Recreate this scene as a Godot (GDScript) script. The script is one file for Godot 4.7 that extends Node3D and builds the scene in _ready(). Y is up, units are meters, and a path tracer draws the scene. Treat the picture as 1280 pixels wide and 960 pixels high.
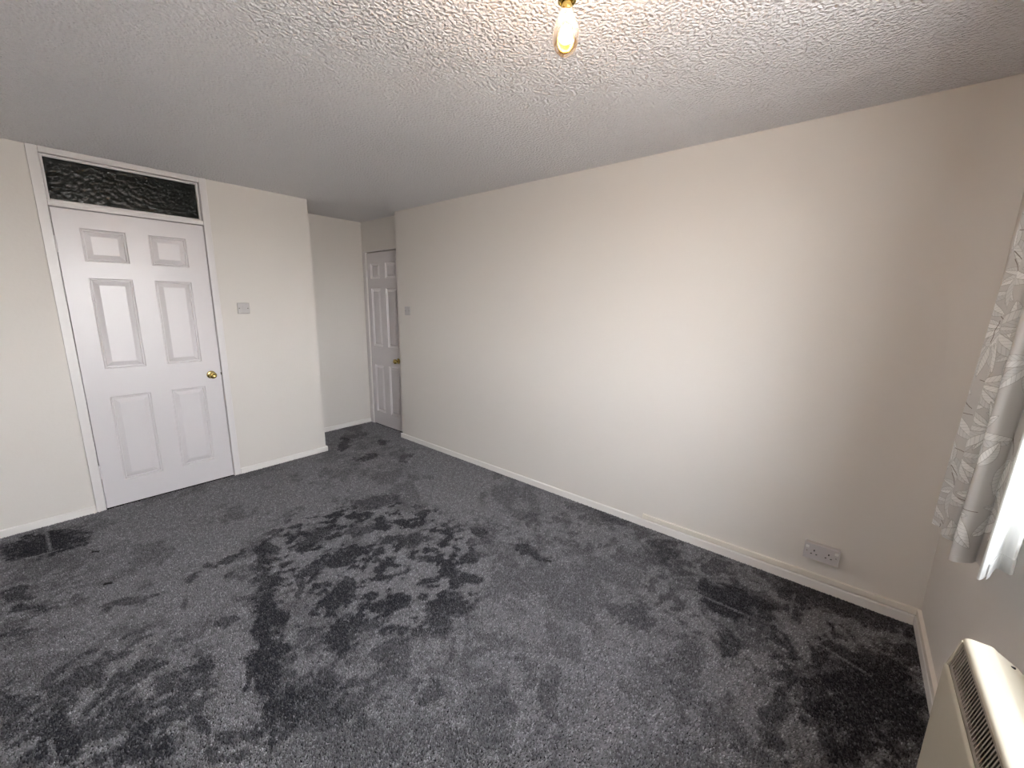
extends Node3D
# An empty carpeted bedroom. x runs along the door wall (0 = long cream wall), z along the long wall (0 = window wall), y up, metres.

const H := 2.3213          # ceiling
const BACK := -4.2528      # face of the wall with the white door
const ALC := -4.8412       # face of the alcove's end wall
const CUP := 0.098         # face of the wall with the cupboard door
const DOOR_H := 1.981

var rng := RandomNumberGenerator.new()
var m_wall: StandardMaterial3D
var m_ceiling: StandardMaterial3D
var m_gloss: StandardMaterial3D
var m_frame: StandardMaterial3D
var m_case: StandardMaterial3D
var m_plastic: StandardMaterial3D
var m_socket: StandardMaterial3D
var m_ivory: StandardMaterial3D
var m_brass: StandardMaterial3D
var m_dark: StandardMaterial3D
var m_steel: StandardMaterial3D
var m_upvc: StandardMaterial3D
var m_trunk: StandardMaterial3D
var n_warp := FastNoiseLite.new()
var n_patch := FastNoiseLite.new()
var n_streak := FastNoiseLite.new()
var n_fine := FastNoiseLite.new()

# ---------------------------------------------------------------- helpers
func new_st() -> SurfaceTool:
	var st := SurfaceTool.new()
	st.begin(Mesh.PRIMITIVE_TRIANGLES)
	return st

func put(called: String, st: SurfaceTool, mat: Material, parent: Node = self) -> MeshInstance3D:
	var o := MeshInstance3D.new()
	o.name = called
	o.mesh = st.commit()
	o.material_override = mat
	parent.add_child(o, true)
	return o

func put_mesh(called: String, mesh: Mesh, mat: Material, parent: Node, at: Vector3) -> MeshInstance3D:
	var o := MeshInstance3D.new()
	o.name = called
	o.mesh = mesh
	o.material_override = mat
	o.position = at
	parent.add_child(o, true)
	return o

func thing(called: String, label: String, category: String, at := Vector3.ZERO, turn := 0.0, kind := "") -> Node3D:
	var o := Node3D.new()
	o.name = called
	o.position = at
	o.rotation.y = turn
	add_child(o, true)
	tag(o, label, category, kind)
	return o

func tag(o: Node, label: String, category: String, kind := "") -> void:
	o.set_meta("label", label)
	o.set_meta("category", category)
	if kind != "":
		o.set_meta("kind", kind)

func structure(called: String, st: SurfaceTool, mat: Material, label: String, category: String) -> MeshInstance3D:
	var o := put(called, st, mat)
	tag(o, label, category, "structure")
	return o

func tri(st: SurfaceTool, a: Vector3, b: Vector3, c: Vector3, n: Vector3) -> void:
	st.set_normal(n)
	if (b - a).cross(c - a).dot(n) > 0.0:
		st.add_vertex(a); st.add_vertex(c); st.add_vertex(b)
	else:
		st.add_vertex(a); st.add_vertex(b); st.add_vertex(c)

func quad(st: SurfaceTool, a: Vector3, b: Vector3, c: Vector3, d: Vector3, towards: Vector3) -> void:
	var n := (c - a).cross(d - b).normalized()
	if n.dot(towards) < 0.0:
		n = -n
	tri(st, a, b, c, n)
	tri(st, a, c, d, n)

func box(st: SurfaceTool, lo: Vector3, hi: Vector3, c := 0.0) -> void:
	var mid := (lo + hi) * 0.5
	var h := (hi - lo) * 0.5
	c = minf(c, minf(h.x, minf(h.y, h.z)) * 0.9)
	for a in 3:
		var b := (a + 1) % 3
		var d := (a + 2) % 3
		for s in [-1.0, 1.0]:
			var pts := []
			for k in [[-1.0, -1.0], [1.0, -1.0], [1.0, 1.0], [-1.0, 1.0]]:
				var p := Vector3.ZERO
				p[a] = s * h[a]
				p[b] = k[0] * (h[b] - c)
				p[d] = k[1] * (h[d] - c)
				pts.append(mid + p)
			var n := Vector3.ZERO
			n[a] = s
			quad(st, pts[0], pts[1], pts[2], pts[3], n)
			if c > 0.0:
				for t in [-1.0, 1.0]:
					var p0 := Vector3.ZERO
					p0[a] = s * h[a]; p0[b] = t * (h[b] - c); p0[d] = h[d] - c
					var p1 := p0
					p1[d] = -p0[d]
					var p2 := Vector3.ZERO
					p2[a] = s * (h[a] - c); p2[b] = t * h[b]; p2[d] = -(h[d] - c)
					var p3 := p2
					p3[d] = -p2[d]
					var e := Vector3.ZERO
					e[a] = s; e[b] = t
					quad(st, mid + p0, mid + p1, mid + p2, mid + p3, e)
	if c > 0.0:
		for sx in [-1.0, 1.0]:
			for sy in [-1.0, 1.0]:
				for sz in [-1.0, 1.0]:
					var s := Vector3(sx, sy, sz)
					tri(st, mid + s * Vector3(h.x, h.y - c, h.z - c), mid + s * Vector3(h.x - c, h.y, h.z - c), mid + s * Vector3(h.x - c, h.y - c, h.z), s.normalized())

# a flat face in the plane z, with rectangular holes left out
func holed(st: SurfaceTool, r: Rect2, holes: Array, z: float) -> void:
	var xs := [r.position.x, r.end.x]
	var ys := [r.position.y, r.end.y]
	for h in holes:
		xs.append(h.position.x); xs.append(h.end.x)
		ys.append(h.position.y); ys.append(h.end.y)
	xs.sort(); ys.sort()
	for i in xs.size() - 1:
		for j in ys.size() - 1:
			if xs[i + 1] - xs[i] < 1e-6 or ys[j + 1] - ys[j] < 1e-6:
				continue
			var mid := Vector2((xs[i] + xs[i + 1]) * 0.5, (ys[j] + ys[j + 1]) * 0.5)
			var inside := false
			for h in holes:
				if h.has_point(mid):
					inside = true
			if not inside:
				quad(st, Vector3(xs[i], ys[j], z), Vector3(xs[i + 1], ys[j], z), Vector3(xs[i + 1], ys[j + 1], z), Vector3(xs[i], ys[j + 1], z), Vector3.BACK)

# nested rectangles: [inset, depth] pairs from the outer edge inwards, the last one closed
func ring_panel(st: SurfaceTool, r: Rect2, rings: Array) -> void:
	for k in rings.size() - 1:
		var a := r.grow(-rings[k][0])
		var b := r.grow(-rings[k + 1][0])
		var za: float = rings[k][1]
		var zb: float = rings[k + 1][1]
		var pa := [Vector3(a.position.x, a.position.y, za), Vector3(a.end.x, a.position.y, za), Vector3(a.end.x, a.end.y, za), Vector3(a.position.x, a.end.y, za)]
		var pb := [Vector3(b.position.x, b.position.y, zb), Vector3(b.end.x, b.position.y, zb), Vector3(b.end.x, b.end.y, zb), Vector3(b.position.x, b.end.y, zb)]
		for i in 4:
			quad(st, pa[i], pa[(i + 1) % 4], pb[(i + 1) % 4], pb[i], Vector3.BACK)
	var f := r.grow(-rings[-1][0])
	var z: float = rings[-1][1]
	quad(st, Vector3(f.position.x, f.position.y, z), Vector3(f.end.x, f.position.y, z), Vector3(f.end.x, f.end.y, z), Vector3(f.position.x, f.end.y, z), Vector3.BACK)

# turned shape: profile of (radius, height) points about the axis through o along up
func lathe(st: SurfaceTool, profile: Array, o := Vector3.ZERO, basis := Basis(), seg := 28) -> void:
	var n := profile.size()
	var nor := []
	for i in n:
		var a: Vector2 = profile[maxi(i - 1, 0)]
		var b: Vector2 = profile[mini(i + 1, n - 1)]
		var t := (b - a).normalized()
		nor.append(Vector2(t.y, -t.x))
	for i in n - 1:
		for k in seg:
			var q := []
			for e in [[i, k], [i, k + 1], [i + 1, k + 1], [i + 1, k]]:
				var an: float = TAU * float(e[1] % seg) / seg
				var p: Vector2 = profile[e[0]]
				var v: Vector2 = nor[e[0]]
				q.append([o + basis * Vector3(cos(an) * p.x, p.y, sin(an) * p.x), (basis * Vector3(cos(an) * v.x, v.y, sin(an) * v.x)).normalized()])
			smooth_tri(st, q[0], q[1], q[2])
			smooth_tri(st, q[0], q[2], q[3])

func smooth_tri(st: SurfaceTool, a: Array, b: Array, c: Array) -> void:
	var f: Vector3 = (b[0] - a[0]).cross(c[0] - a[0])
	if f.length_squared() < 1e-18:
		return
	var order := [a, b, c]
	if f.dot(a[1] + b[1] + c[1]) > 0.0:
		order = [a, c, b]
	for v in order:
		st.set_normal(v[1])
		if v.size() > 2:
			st.set_uv(v[2])
		st.add_vertex(v[0])

func tube(st: SurfaceTool, pts: Array, r: float, seg := 10) -> void:
	var rings := []
	for i in pts.size():
		var t: Vector3 = (pts[mini(i + 1, pts.size() - 1)] - pts[maxi(i - 1, 0)]).normalized()
		var side := t.cross(Vector3.UP if absf(t.y) < 0.9 else Vector3.RIGHT).normalized()
		var up := side.cross(t)
		var ring := []
		for k in seg:
			var an := TAU * k / seg
			var n := side * cos(an) + up * sin(an)
			ring.append([pts[i] + n * r, n])
		rings.append(ring)
	for i in rings.size() - 1:
		for k in seg:
			var l := (k + 1) % seg
			smooth_tri(st, rings[i][k], rings[i][l], rings[i + 1][l])
			smooth_tri(st, rings[i][k], rings[i + 1][l], rings[i + 1][k])
	for e in [0, rings.size() - 1]:
		var n: Vector3 = (pts[e] - pts[1 if e == 0 else e - 1]).normalized()
		for k in seg:
			tri(st, pts[e], rings[e][k][0], rings[e][(k + 1) % seg][0], n)

func mat(c: Color, rough: float, spec := 0.5) -> StandardMaterial3D:
	var m := StandardMaterial3D.new()
	m.albedo_color = c
	m.roughness = rough
	m.metallic_specular = spec
	return m

func noise_image(n: FastNoiseLite, size: int) -> Image:
	return n.get_seamless_image(size, size, false, false, 0.12)

func relief(m: StandardMaterial3D, n: FastNoiseLite, size: int, tile: float, cm: float) -> void:
	m.heightmap_enabled = true
	m.heightmap_texture = ImageTexture.create_from_image(noise_image(n, size))
	m.heightmap_scale = cm
	m.uv1_triplanar = true
	m.uv1_world_triplanar = true
	m.uv1_scale = Vector3.ONE / tile

# ---------------------------------------------------------------- materials
func make_materials() -> void:
	m_wall = mat(Color(0.887, 0.867, 0.843), 0.72, 0.35)
	var nw := FastNoiseLite.new()
	nw.seed = 5
	nw.frequency = 0.05
	nw.fractal_octaves = 3
	relief(m_wall, nw, 256, 0.35, 0.02)

	m_ceiling = mat(Color(0.918, 0.918, 0.930), 0.29, 0.5)
	var nc := FastNoiseLite.new()
	nc.seed = 11
	nc.noise_type = FastNoiseLite.TYPE_SIMPLEX_SMOOTH
	nc.frequency = 0.048
	nc.fractal_type = FastNoiseLite.FRACTAL_FBM
	nc.fractal_octaves = 2
	nc.fractal_gain = 0.5
	nc.domain_warp_enabled = true
	nc.domain_warp_amplitude = 14.0
	nc.domain_warp_frequency = 0.03
	relief(m_ceiling, nc, 1024, 0.85, 1.05)

	m_gloss = mat(Color(0.875, 0.858, 0.864), 0.3, 0.5)
	m_frame = mat(Color(0.945, 0.932, 0.915), 0.34, 0.5)
	m_plastic = mat(Color(0.78, 0.765, 0.76), 0.35)
	m_socket = mat(Color(0.80, 0.785, 0.79), 0.35)
	m_case = mat(Color(0.898, 0.884, 0.878), 0.34, 0.5)
	m_trunk = mat(Color(0.935, 0.91, 0.87), 0.4)
	m_ivory = mat(Color(0.725, 0.698, 0.63), 0.5)
	m_upvc = mat(Color(0.92, 0.92, 0.91), 0.3)
	m_dark = mat(Color(0.03, 0.028, 0.026), 0.7)
	m_brass = mat(Color(0.74, 0.66, 0.40), 0.14)
	m_brass.metallic = 1.0
	m_steel = mat(Color(0.55, 0.54, 0.52), 0.35)
	m_steel.metallic = 1.0

# ---------------------------------------------------------------- carpet
# brushed pile shading painted as yarn colour, window-corner shade included: centre x z, half axis x z, half axis x z, strength
const PATCHES := [
	[-2.00,-2.19,0.05,0.06,-0.17,0.46,1.00], [-1.86,-2.72,0.02,0.04,-0.12,0.28,0.80], [-1.98,-1.77,0.09,0.10,-0.05,0.10,0.85], [-2.11,-1.83,0.06,0.06,-0.04,0.09,0.80],
	[-1.80,-1.98,0.03,0.09,-0.10,0.10,0.95], [-1.53,-1.97,0.05,0.06,-0.06,0.08,1.00], [-1.34,-1.75,0.11,0.08,-0.05,0.07,0.85], [-1.18,-1.84,0.07,0.03,-0.04,0.05,0.90],
	[-1.68,-2.50,0.06,0.06,-0.03,0.07,0.80], [-1.61,-2.26,0.00,0.13,-0.04,0.02,0.75], [-1.15,-2.37,0.15,0.14,-0.04,0.06,0.80], [-1.20,-2.14,0.04,0.09,-0.03,0.03,0.80],
	[-1.50,-2.84,0.12,-0.01,-0.03,0.11,0.80], [-1.02,-2.96,0.19,0.07,-0.05,0.09,0.70], [-0.88,-2.56,0.03,0.04,-0.03,0.04,0.80], [-0.80,-2.09,0.01,0.12,-0.04,0.03,0.80],
	[-0.75,-1.73,0.01,0.13,-0.05,0.02,0.85], [-0.40,-1.97,-0.02,0.06,-0.06,0.02,0.60], [-1.75,-2.91,0.05,-0.02,-0.02,0.13,0.80], [-1.68,-1.72,0.06,0.06,-0.05,0.07,0.55],
	[-1.70,-1.47,0.06,0.04,-0.02,0.04,0.65], [-1.55,-1.54,0.01,0.03,-0.06,0.04,0.60], [-1.55,-1.24,0.05,0.05,-0.03,0.03,0.60], [-1.41,-1.11,0.02,0.03,-0.09,0.06,0.55],
	[-1.47,-1.69,0.02,0.02,-0.03,0.03,0.80], [-1.69,-1.92,0.03,0.04,-0.02,0.04,0.70], [-1.39,-2.34,0.02,0.00,-0.03,0.09,0.80], [-1.26,-2.70,0.14,0.04,-0.03,0.07,0.70],
	[-1.47,-2.55,0.08,0.05,-0.02,0.06,0.60], [-1.78,-2.43,0.02,0.04,-0.07,0.12,0.70], [-2.60,-3.96,0.20,0.02,0.01,0.19,1.00], [-2.70,-3.43,0.07,0.11,-0.00,0.06,0.80],
	[-2.67,-3.23,0.07,0.11,-0.00,0.06,0.80], [-2.72,-3.07,0.05,0.07,-0.00,0.05,0.70], [-2.72,-2.58,0.05,0.06,0.00,0.15,0.80], [-2.65,-2.33,0.03,0.07,-0.05,0.12,0.90],
	[-2.60,-2.23,0.03,0.08,-0.04,0.06,0.90], [-2.44,-2.04,0.06,0.07,-0.02,0.10,0.90], [-2.45,-2.22,0.03,0.06,-0.02,0.06,0.80], [-2.32,-1.99,0.02,0.01,-0.01,0.10,0.85],
	[-2.24,-2.26,0.03,0.06,-0.03,0.06,0.90], [-2.32,-2.28,0.04,0.01,-0.00,0.07,0.75], [-2.09,-2.47,0.05,0.03,-0.01,0.04,0.75], [-2.18,-2.74,0.03,-0.01,0.00,0.04,0.60],
	[-2.24,-1.85,0.06,0.05,-0.01,0.05,0.80], [-2.30,-1.82,0.04,0.04,-0.01,0.03,0.70], [-2.35,-2.95,0.11,0.03,-0.00,0.03,0.70], [-1.92,-2.98,0.11,-0.00,-0.01,0.05,0.80],
	[-2.11,-2.95,0.04,0.00,-0.00,0.04,0.70], [-1.96,-2.79,0.03,0.00,-0.01,0.04,0.70], [-1.39,-4.19,0.24,0.00,-0.02,0.10,0.35], [-2.42,-2.73,0.14,-0.01,0.00,0.03,0.40],
	[-0.61,-0.18,0.14,0.17,-0.33,-0.01,0.95], [-0.69,-0.37,0.07,0.09,-0.15,0.01,0.50], [-0.40,-0.70,0.04,0.21,-0.15,0.01,0.90], [-0.24,-1.12,-0.03,0.11,-0.15,0.01,0.75],  # first patch is mostly window-corner shade painted in, with some dark pile
	[-0.69,-0.66,0.05,0.04,-0.10,0.03,0.80], [-0.82,-1.05,0.08,0.08,-0.07,0.04,0.60], [-0.94,-0.44,0.03,0.04,-0.15,0.01,0.70], [-1.14,-0.52,0.03,0.04,-0.03,0.01,0.55],
	[-0.87,-0.78,0.02,0.03,-0.08,0.02,0.50], [-0.97,-0.25,0.02,0.07,-0.07,-0.01,0.80], [-0.02,-0.32,0.00,0.31,-0.16,-0.02,0.75], [-0.07,-1.68,0.00,0.24,-0.05,0.02,0.40],
	[-0.06,-1.50,-0.01,0.17,-0.06,0.02,0.50], [-0.32,-1.79,0.04,0.04,-0.04,0.02,0.50], [-0.57,-1.52,0.06,0.02,-0.03,0.03,0.40], [-0.54,-4.31,0.12,-0.10,-0.05,0.17,0.70],
	[-0.25,-4.06,0.05,0.06,-0.06,0.09,0.70], [-0.56,-3.80,0.10,0.03,-0.04,0.08,0.75], [-0.68,-3.81,0.05,0.02,-0.04,0.07,0.60], [-0.34,-3.55,-0.03,0.11,-0.09,0.07,0.60],
	[-0.35,-4.48,0.17,0.02,-0.05,0.10,0.50], [-1.17,-1.51,0.04,0.04,-0.03,0.03,0.30], [-1.21,-1.21,0.07,0.08,-0.04,0.03,0.35], [-1.16,-0.87,0.08,0.09,-0.06,0.02,0.30],
	[-1.71,-1.20,0.07,0.08,-0.04,0.04,0.45], [-1.96,-1.48,0.10,0.12,-0.04,0.07,0.50], [-1.26,-0.66,0.07,0.08,-0.05,0.01,0.35], [-0.67,-1.30,0.07,0.08,-0.06,0.03,0.30]
]
# pale creases and seams left in the pile: x z to x z
const CREASES := [
	[-0.34, -1.26, -0.04, -1.25], [-0.46, -1.23, -0.48, -1.03], [-0.46, -0.89, -0.46, -0.62], [-0.41, -0.99, -0.14, -0.70],
	[-0.13, -0.47, -0.44, -0.47], [-0.44, -0.36, -0.50, -0.18], [-2.77, -3.84, -2.54, -3.81], [-2.59, -4.18, -2.58, -3.84],
	[-2.12, -2.04, -2.16, -1.93], [-2.63, -2.18, -2.64, -2.30],
]
# wider areas of brushed, mottled pile, its shading also painted in: centre x z, half sizes, strength
const MOTTLED := [
	[-1.39, -2.42, 0.68, 0.91, 0.95],
	[-1.87, -1.80, 0.29, 0.38, 0.70],
	[-2.51, -2.30, 0.36, 0.52, 0.80],
	[-0.40, -0.25, 0.73, 0.38, 0.80],
	[-0.30, -0.78, 0.61, 0.52, 0.60],
	[-2.63, -3.48, 0.23, 0.66, 0.50],
	[-0.72, -1.89, 0.40, 0.40, 0.50],
	[-1.57, -1.33, 0.37, 0.41, 0.45],
	[-0.51, -3.90, 0.48, 0.66, 0.35],
	[-0.14, -1.52, 0.54, 0.48, 0.50],
	[-1.06, -0.61, 0.38, 0.34, 0.45],
]
var patch_cells := {}

func prepare_carpet() -> void:
	n_warp.seed = 21; n_warp.frequency = 5.0; n_warp.fractal_octaves = 3
	n_patch.seed = 33; n_patch.frequency = 1.1; n_patch.fractal_octaves = 4
	n_streak.seed = 44; n_streak.frequency = 7.0; n_streak.fractal_octaves = 3
	n_fine.seed = 55; n_fine.frequency = 26.0; n_fine.fractal_octaves = 2
	for i in PATCHES.size():
		var p = PATCHES[i]
		var rx: float = 1.7 * sqrt(p[2] * p[2] + p[4] * p[4]) + 0.06
		var rz: float = 1.7 * sqrt(p[3] * p[3] + p[5] * p[5]) + 0.06
		for cx in range(floori((p[0] - rx) * 5.0), floori((p[0] + rx) * 5.0) + 1):
			for cz in range(floori((p[1] - rz) * 5.0), floori((p[1] + rz) * 5.0) + 1):
				var key := Vector2i(cx, cz)
				if not patch_cells.has(key):
					patch_cells[key] = []
				patch_cells[key].append(i)

# how dark the brushed pile and its painted shade are here: 0 pale, 1 dark
func pile_shading(x: float, z: float) -> float:
	var wx := x + 0.065 * n_warp.get_noise_2d(x, z)
	var wz := z + 0.065 * n_warp.get_noise_2d(x + 17.0, z + 5.0)
	var keep := 1.0
	var key := Vector2i(floori(x * 5.0), floori(z * 5.0))
	if patch_cells.has(key):
		for i in patch_cells[key]:
			var p = PATCHES[i]
			var dx: float = wx - p[0]
			var dz: float = wz - p[1]
			var det: float = p[2] * p[5] - p[3] * p[4]
			var a: float = (dx * p[5] - dz * p[4]) / det
			var b: float = (dz * p[2] - dx * p[3]) / det
			var d := a * a + b * b
			if d < 2.6:
				keep *= 1.0 - p[6] * (1.0 - smoothstep(0.35, 1.5, d + 0.75 * n_streak.get_noise_2d(x, z) + 0.4 * n_fine.get_noise_2d(x, z)))
	var dark := 1.0 - keep
	var mottle := 0.0
	for e in MOTTLED:
		var ex: float = (wx - e[0]) / e[2]
		var ez: float = (wz - e[1]) / e[3]
		mottle = maxf(mottle, e[4] * (1.0 - smoothstep(0.45, 1.15, ex * ex + ez * ez)))
	if mottle > 0.0:
		var v := 0.75 * n_patch.get_noise_2d(wx * 3.4 + 40.0, wz * 4.4) + 0.55 * n_streak.get_noise_2d(x * 1.5, z * 1.9) + 0.18 * n_fine.get_noise_2d(x, z)
		dark = maxf(dark, mottle * smoothstep(-0.11, 0.22, v))
	var loose := smoothstep(0.12, 0.42, n_patch.get_noise_2d(x * 1.3, z) + 0.45 * n_streak.get_noise_2d(x * 0.8 + z * 0.5, z * 0.7))
	dark = maxf(dark, 0.38 * loose)
	for c in CREASES:
		var q := Geometry2D.get_closest_point_to_segment(Vector2(x, z), Vector2(c[0], c[1]), Vector2(c[2], c[3]))
		var e := q.distance_to(Vector2(x, z))
		if e < 0.012:
			dark *= lerpf(0.25, 1.0, smoothstep(0.001, 0.012, e))
	return clampf(dark, 0.0, 1.0)

func pile_color(x: float, z: float, dark: float) -> Color:
	var f := 1.0 + 0.22 * n_fine.get_noise_2d(x, z)
	return Color(0.232, 0.226, 0.236).lerp(Color(0.019, 0.019, 0.024), dark) * f

func in_room(x: float, z: float) -> bool:
	if z > -0.016:
		return false
	if z > BACK + 0.004:
		return x > -3.19 and x < -0.012 if z > -4.05 else x > -3.19 and x < CUP - 0.003
	return z > ALC + 0.016 and x > -0.737 and x < CUP - 0.003

func make_floor() -> void:
	var st := new_st()
	box(st, Vector3(-3.4, -0.12, -5.5), Vector3(0.4, -0.007, 0.3))
	var fm := mat(Color(0.11, 0.11, 0.12), 1.0, 0.1)
	var o := structure("floor", st, fm, "floor fitted wall to wall with charcoal grey carpet", "floor")
	# one tuft of yarn, leaning a little, used for every place of the pile
	var t := new_st()
	var ring := [[0.0021, 0.0], [0.0026, 0.0035], [0.0022, 0.0065], [0.0010, 0.0088]]
	var seg := 5
	var pts := []
	for k in ring.size():
		var line := []
		for s in seg:
			var an := TAU * s / seg + 0.35 * k
			var dir := Vector3(cos(an), 0.25 * (k - 1), sin(an)).normalized()
			line.append([Vector3(cos(an) * ring[k][0] + 0.16 * ring[k][1], ring[k][1], sin(an) * ring[k][0]), dir])
		pts.append(line)
	for k in ring.size() - 1:
		for s in seg:
			var u := (s + 1) % seg
			smooth_tri(t, pts[k][s], pts[k][u], pts[k + 1][u])
			smooth_tri(t, pts[k][s], pts[k + 1][u], pts[k + 1][s])
	for s in seg:
		smooth_tri(t, [Vector3(0.0015, 0.0093, 0), Vector3.UP], pts[3][s], pts[3][(s + 1) % seg])
	var tuft := t.commit()
	var pitch := 0.0047
	var buf := PackedFloat32Array()
	rng.seed = 7
	var nx := int(3.3 / pitch)
	var nz := int(4.86 / pitch)
	buf.resize(nx * nz * 16)
	var n := 0
	for i in nx:
		for j in nz:
			var x := -3.2 + (i + rng.randf()) * pitch
			var z := -4.85 + (j + rng.randf()) * pitch
			var a := rng.randf() * TAU
			var sy := rng.randf_range(0.78, 1.22)
			var tone := rng.randf()
			var lean := rng.randfn(0.0, 0.25)
			if not in_room(x, z):
				continue
			var dark := clampf(pile_shading(x, z) * rng.randf_range(0.75, 1.2) + rng.randfn(0.0, 0.09), 0.0, 1.0)
			var c := pile_color(x, z, dark)
			tone = 0.62 + 0.62 * tone + (0.55 if tone > 0.93 else 0.0)
			sy *= 1.0 - 0.15 * dark
			var ca := cos(a) * 1.12
			var sa := sin(a) * 1.12
			var b := n * 16
			buf[b] = ca; buf[b + 1] = lean * 0.8; buf[b + 2] = sa; buf[b + 3] = x
			buf[b + 4] = 0.0; buf[b + 5] = sy; buf[b + 6] = 0.0; buf[b + 7] = -0.0072
			buf[b + 8] = -sa; buf[b + 9] = 0.35 - 0.7 * dark; buf[b + 10] = ca; buf[b + 11] = z
			buf[b + 12] = c.r * tone; buf[b + 13] = c.g * tone; buf[b + 14] = c.b * tone; buf[b + 15] = 1.0
			n += 1
	buf.resize(n * 16)
	var mm := MultiMesh.new()
	mm.transform_format = MultiMesh.TRANSFORM_3D
	mm.use_colors = true
	mm.mesh = tuft
	mm.instance_count = n
	mm.buffer = buf
	var mi := MultiMeshInstance3D.new()
	mi.name = "carpet_pile"
	mi.multimesh = mm
	var pm := mat(Color.WHITE, 0.85, 0.3)
	pm.vertex_color_use_as_albedo = true
	mi.material_override = pm
	mi.set_meta("kind", "stuff")
	o.add_child(mi, true)

# ---------------------------------------------------------------- room shell
func make_shell() -> void:
	make_floor()
	var st := new_st()
	box(st, Vector3(-3.5, H, -5.6), Vector3(0.4, H + 0.12, 0.3))
	structure("ceiling", st, m_ceiling, "white ceiling with stippled textured coating", "ceiling")

	st = new_st()
	box(st, Vector3(0.0, -0.1, -4.0449), Vector3(0.2, H, 0.2))
	structure("wall_right", st, m_wall, "long bare cream wall with a double socket low down", "wall")

	# wall with the white door and its fanlight
	st = new_st()
	var z0 := BACK - 0.1
	box(st, Vector3(-3.4, -0.1, z0), Vector3(-2.335, H, BACK))
	box(st, Vector3(-1.503, -0.1, z0), Vector3(-0.7515, H, BACK))
	box(st, Vector3(-2.335, 2.305, z0), Vector3(-1.503, H, BACK))
	structure("wall_back", st, m_wall, "cream wall around the tall white door with a fanlight", "wall")

	st = new_st()
	box(st, Vector3(-0.85, -0.1, ALC - 0.1), Vector3(-0.7515, H, z0))
	box(st, Vector3(-0.85, -0.1, ALC - 0.1), Vector3(0.3, H, ALC))
	structure("wall_alcove", st, m_wall, "narrow shaded wall at the end of the alcove", "wall")

	st = new_st()
	box(st, Vector3(CUP, -0.1, ALC), Vector3(0.3, H, -4.765))
	box(st, Vector3(CUP, 1.992, -4.765), Vector3(0.3, H, -4.145))
	box(st, Vector3(CUP, -0.1, -4.145), Vector3(0.3, H, -4.0449))
	box(st, Vector3(CUP + 0.055, -0.1, -4.765), Vector3(0.3, 1.992, -4.145))
	structure("wall_cupboard", st, m_wall, "short wall over and beside the cupboard door in the alcove", "wall")

	st = new_st()
	box(st, Vector3(-3.4, -0.1, 0.0), Vector3(-2.55, H, 0.2))
	box(st, Vector3(-0.85, -0.1, 0.0), Vector3(0.0, H, 0.2))
	box(st, Vector3(-2.55, -0.1, 0.0), Vector3(-0.85, 0.92, 0.2))
	box(st, Vector3(-2.55, 2.12, 0.0), Vector3(-0.85, H, 0.2))
	structure("wall_front", st, m_wall, "cream window wall behind the curtain and storage heater", "wall")

	st = new_st()
	box(st, Vector3(-3.4, -0.1, BACK), Vector3(-3.2, H, 0.0))
	structure("wall_left", st, m_wall, "cream side wall out of view to the left", "wall")

	st = new_st()
	box(st, Vector3(-3.5, -0.1, -5.5), Vector3(-3.4, H, z0))
	box(st, Vector3(-3.5, -0.1, -5.6), Vector3(-0.75, H, -5.5))
	box(st, Vector3(-0.85, -0.1, -5.5), Vector3(-0.75, H, ALC - 0.1))
	structure("wall_hallway", st, m_wall, "unlit hallway walls behind the fanlight glass", "wall")

	# skirting boards
	var hs := 0.049
	var ts := 0.016
	var runs := [
		["baseboard_back", Vector3(-3.2, -0.006, BACK), Vector3(-2.352, hs, BACK + ts), "white skirting board left of the tall white door"],
		["baseboard_corner", Vector3(-1.489, -0.006, BACK), Vector3(-0.7515 + ts, hs, BACK + ts), "white skirting board between white door and alcove corner"],
		["baseboard_side", Vector3(-0.7515, -0.006, ALC + ts), Vector3(-0.7515 + ts, hs, BACK), "white skirting board along the hidden side of the alcove"],
		["baseboard_alcove", Vector3(-0.7515, -0.006, ALC), Vector3(CUP - 0.001, hs, ALC + ts), "white skirting board across the end of the alcove"],
		["baseboard_right", Vector3(-ts, -0.006, -4.0449 - ts), Vector3(0.0, hs, -ts), "long white skirting board under the bare cream wall"],
		["baseboard_front", Vector3(-3.2, -0.006, -ts), Vector3(0.0, hs, 0.0), "white skirting board running behind the storage heater"],
		["baseboard_left", Vector3(-3.2, -0.006, BACK + ts), Vector3(-3.2 + ts, hs, -ts), "white skirting board out of view to the left"],
	]
	for r in runs:
		st = new_st()
		box(st, r[1], r[2], 0.005)
		structure(r[0], st, m_frame, r[3], "skirting board")

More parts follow.
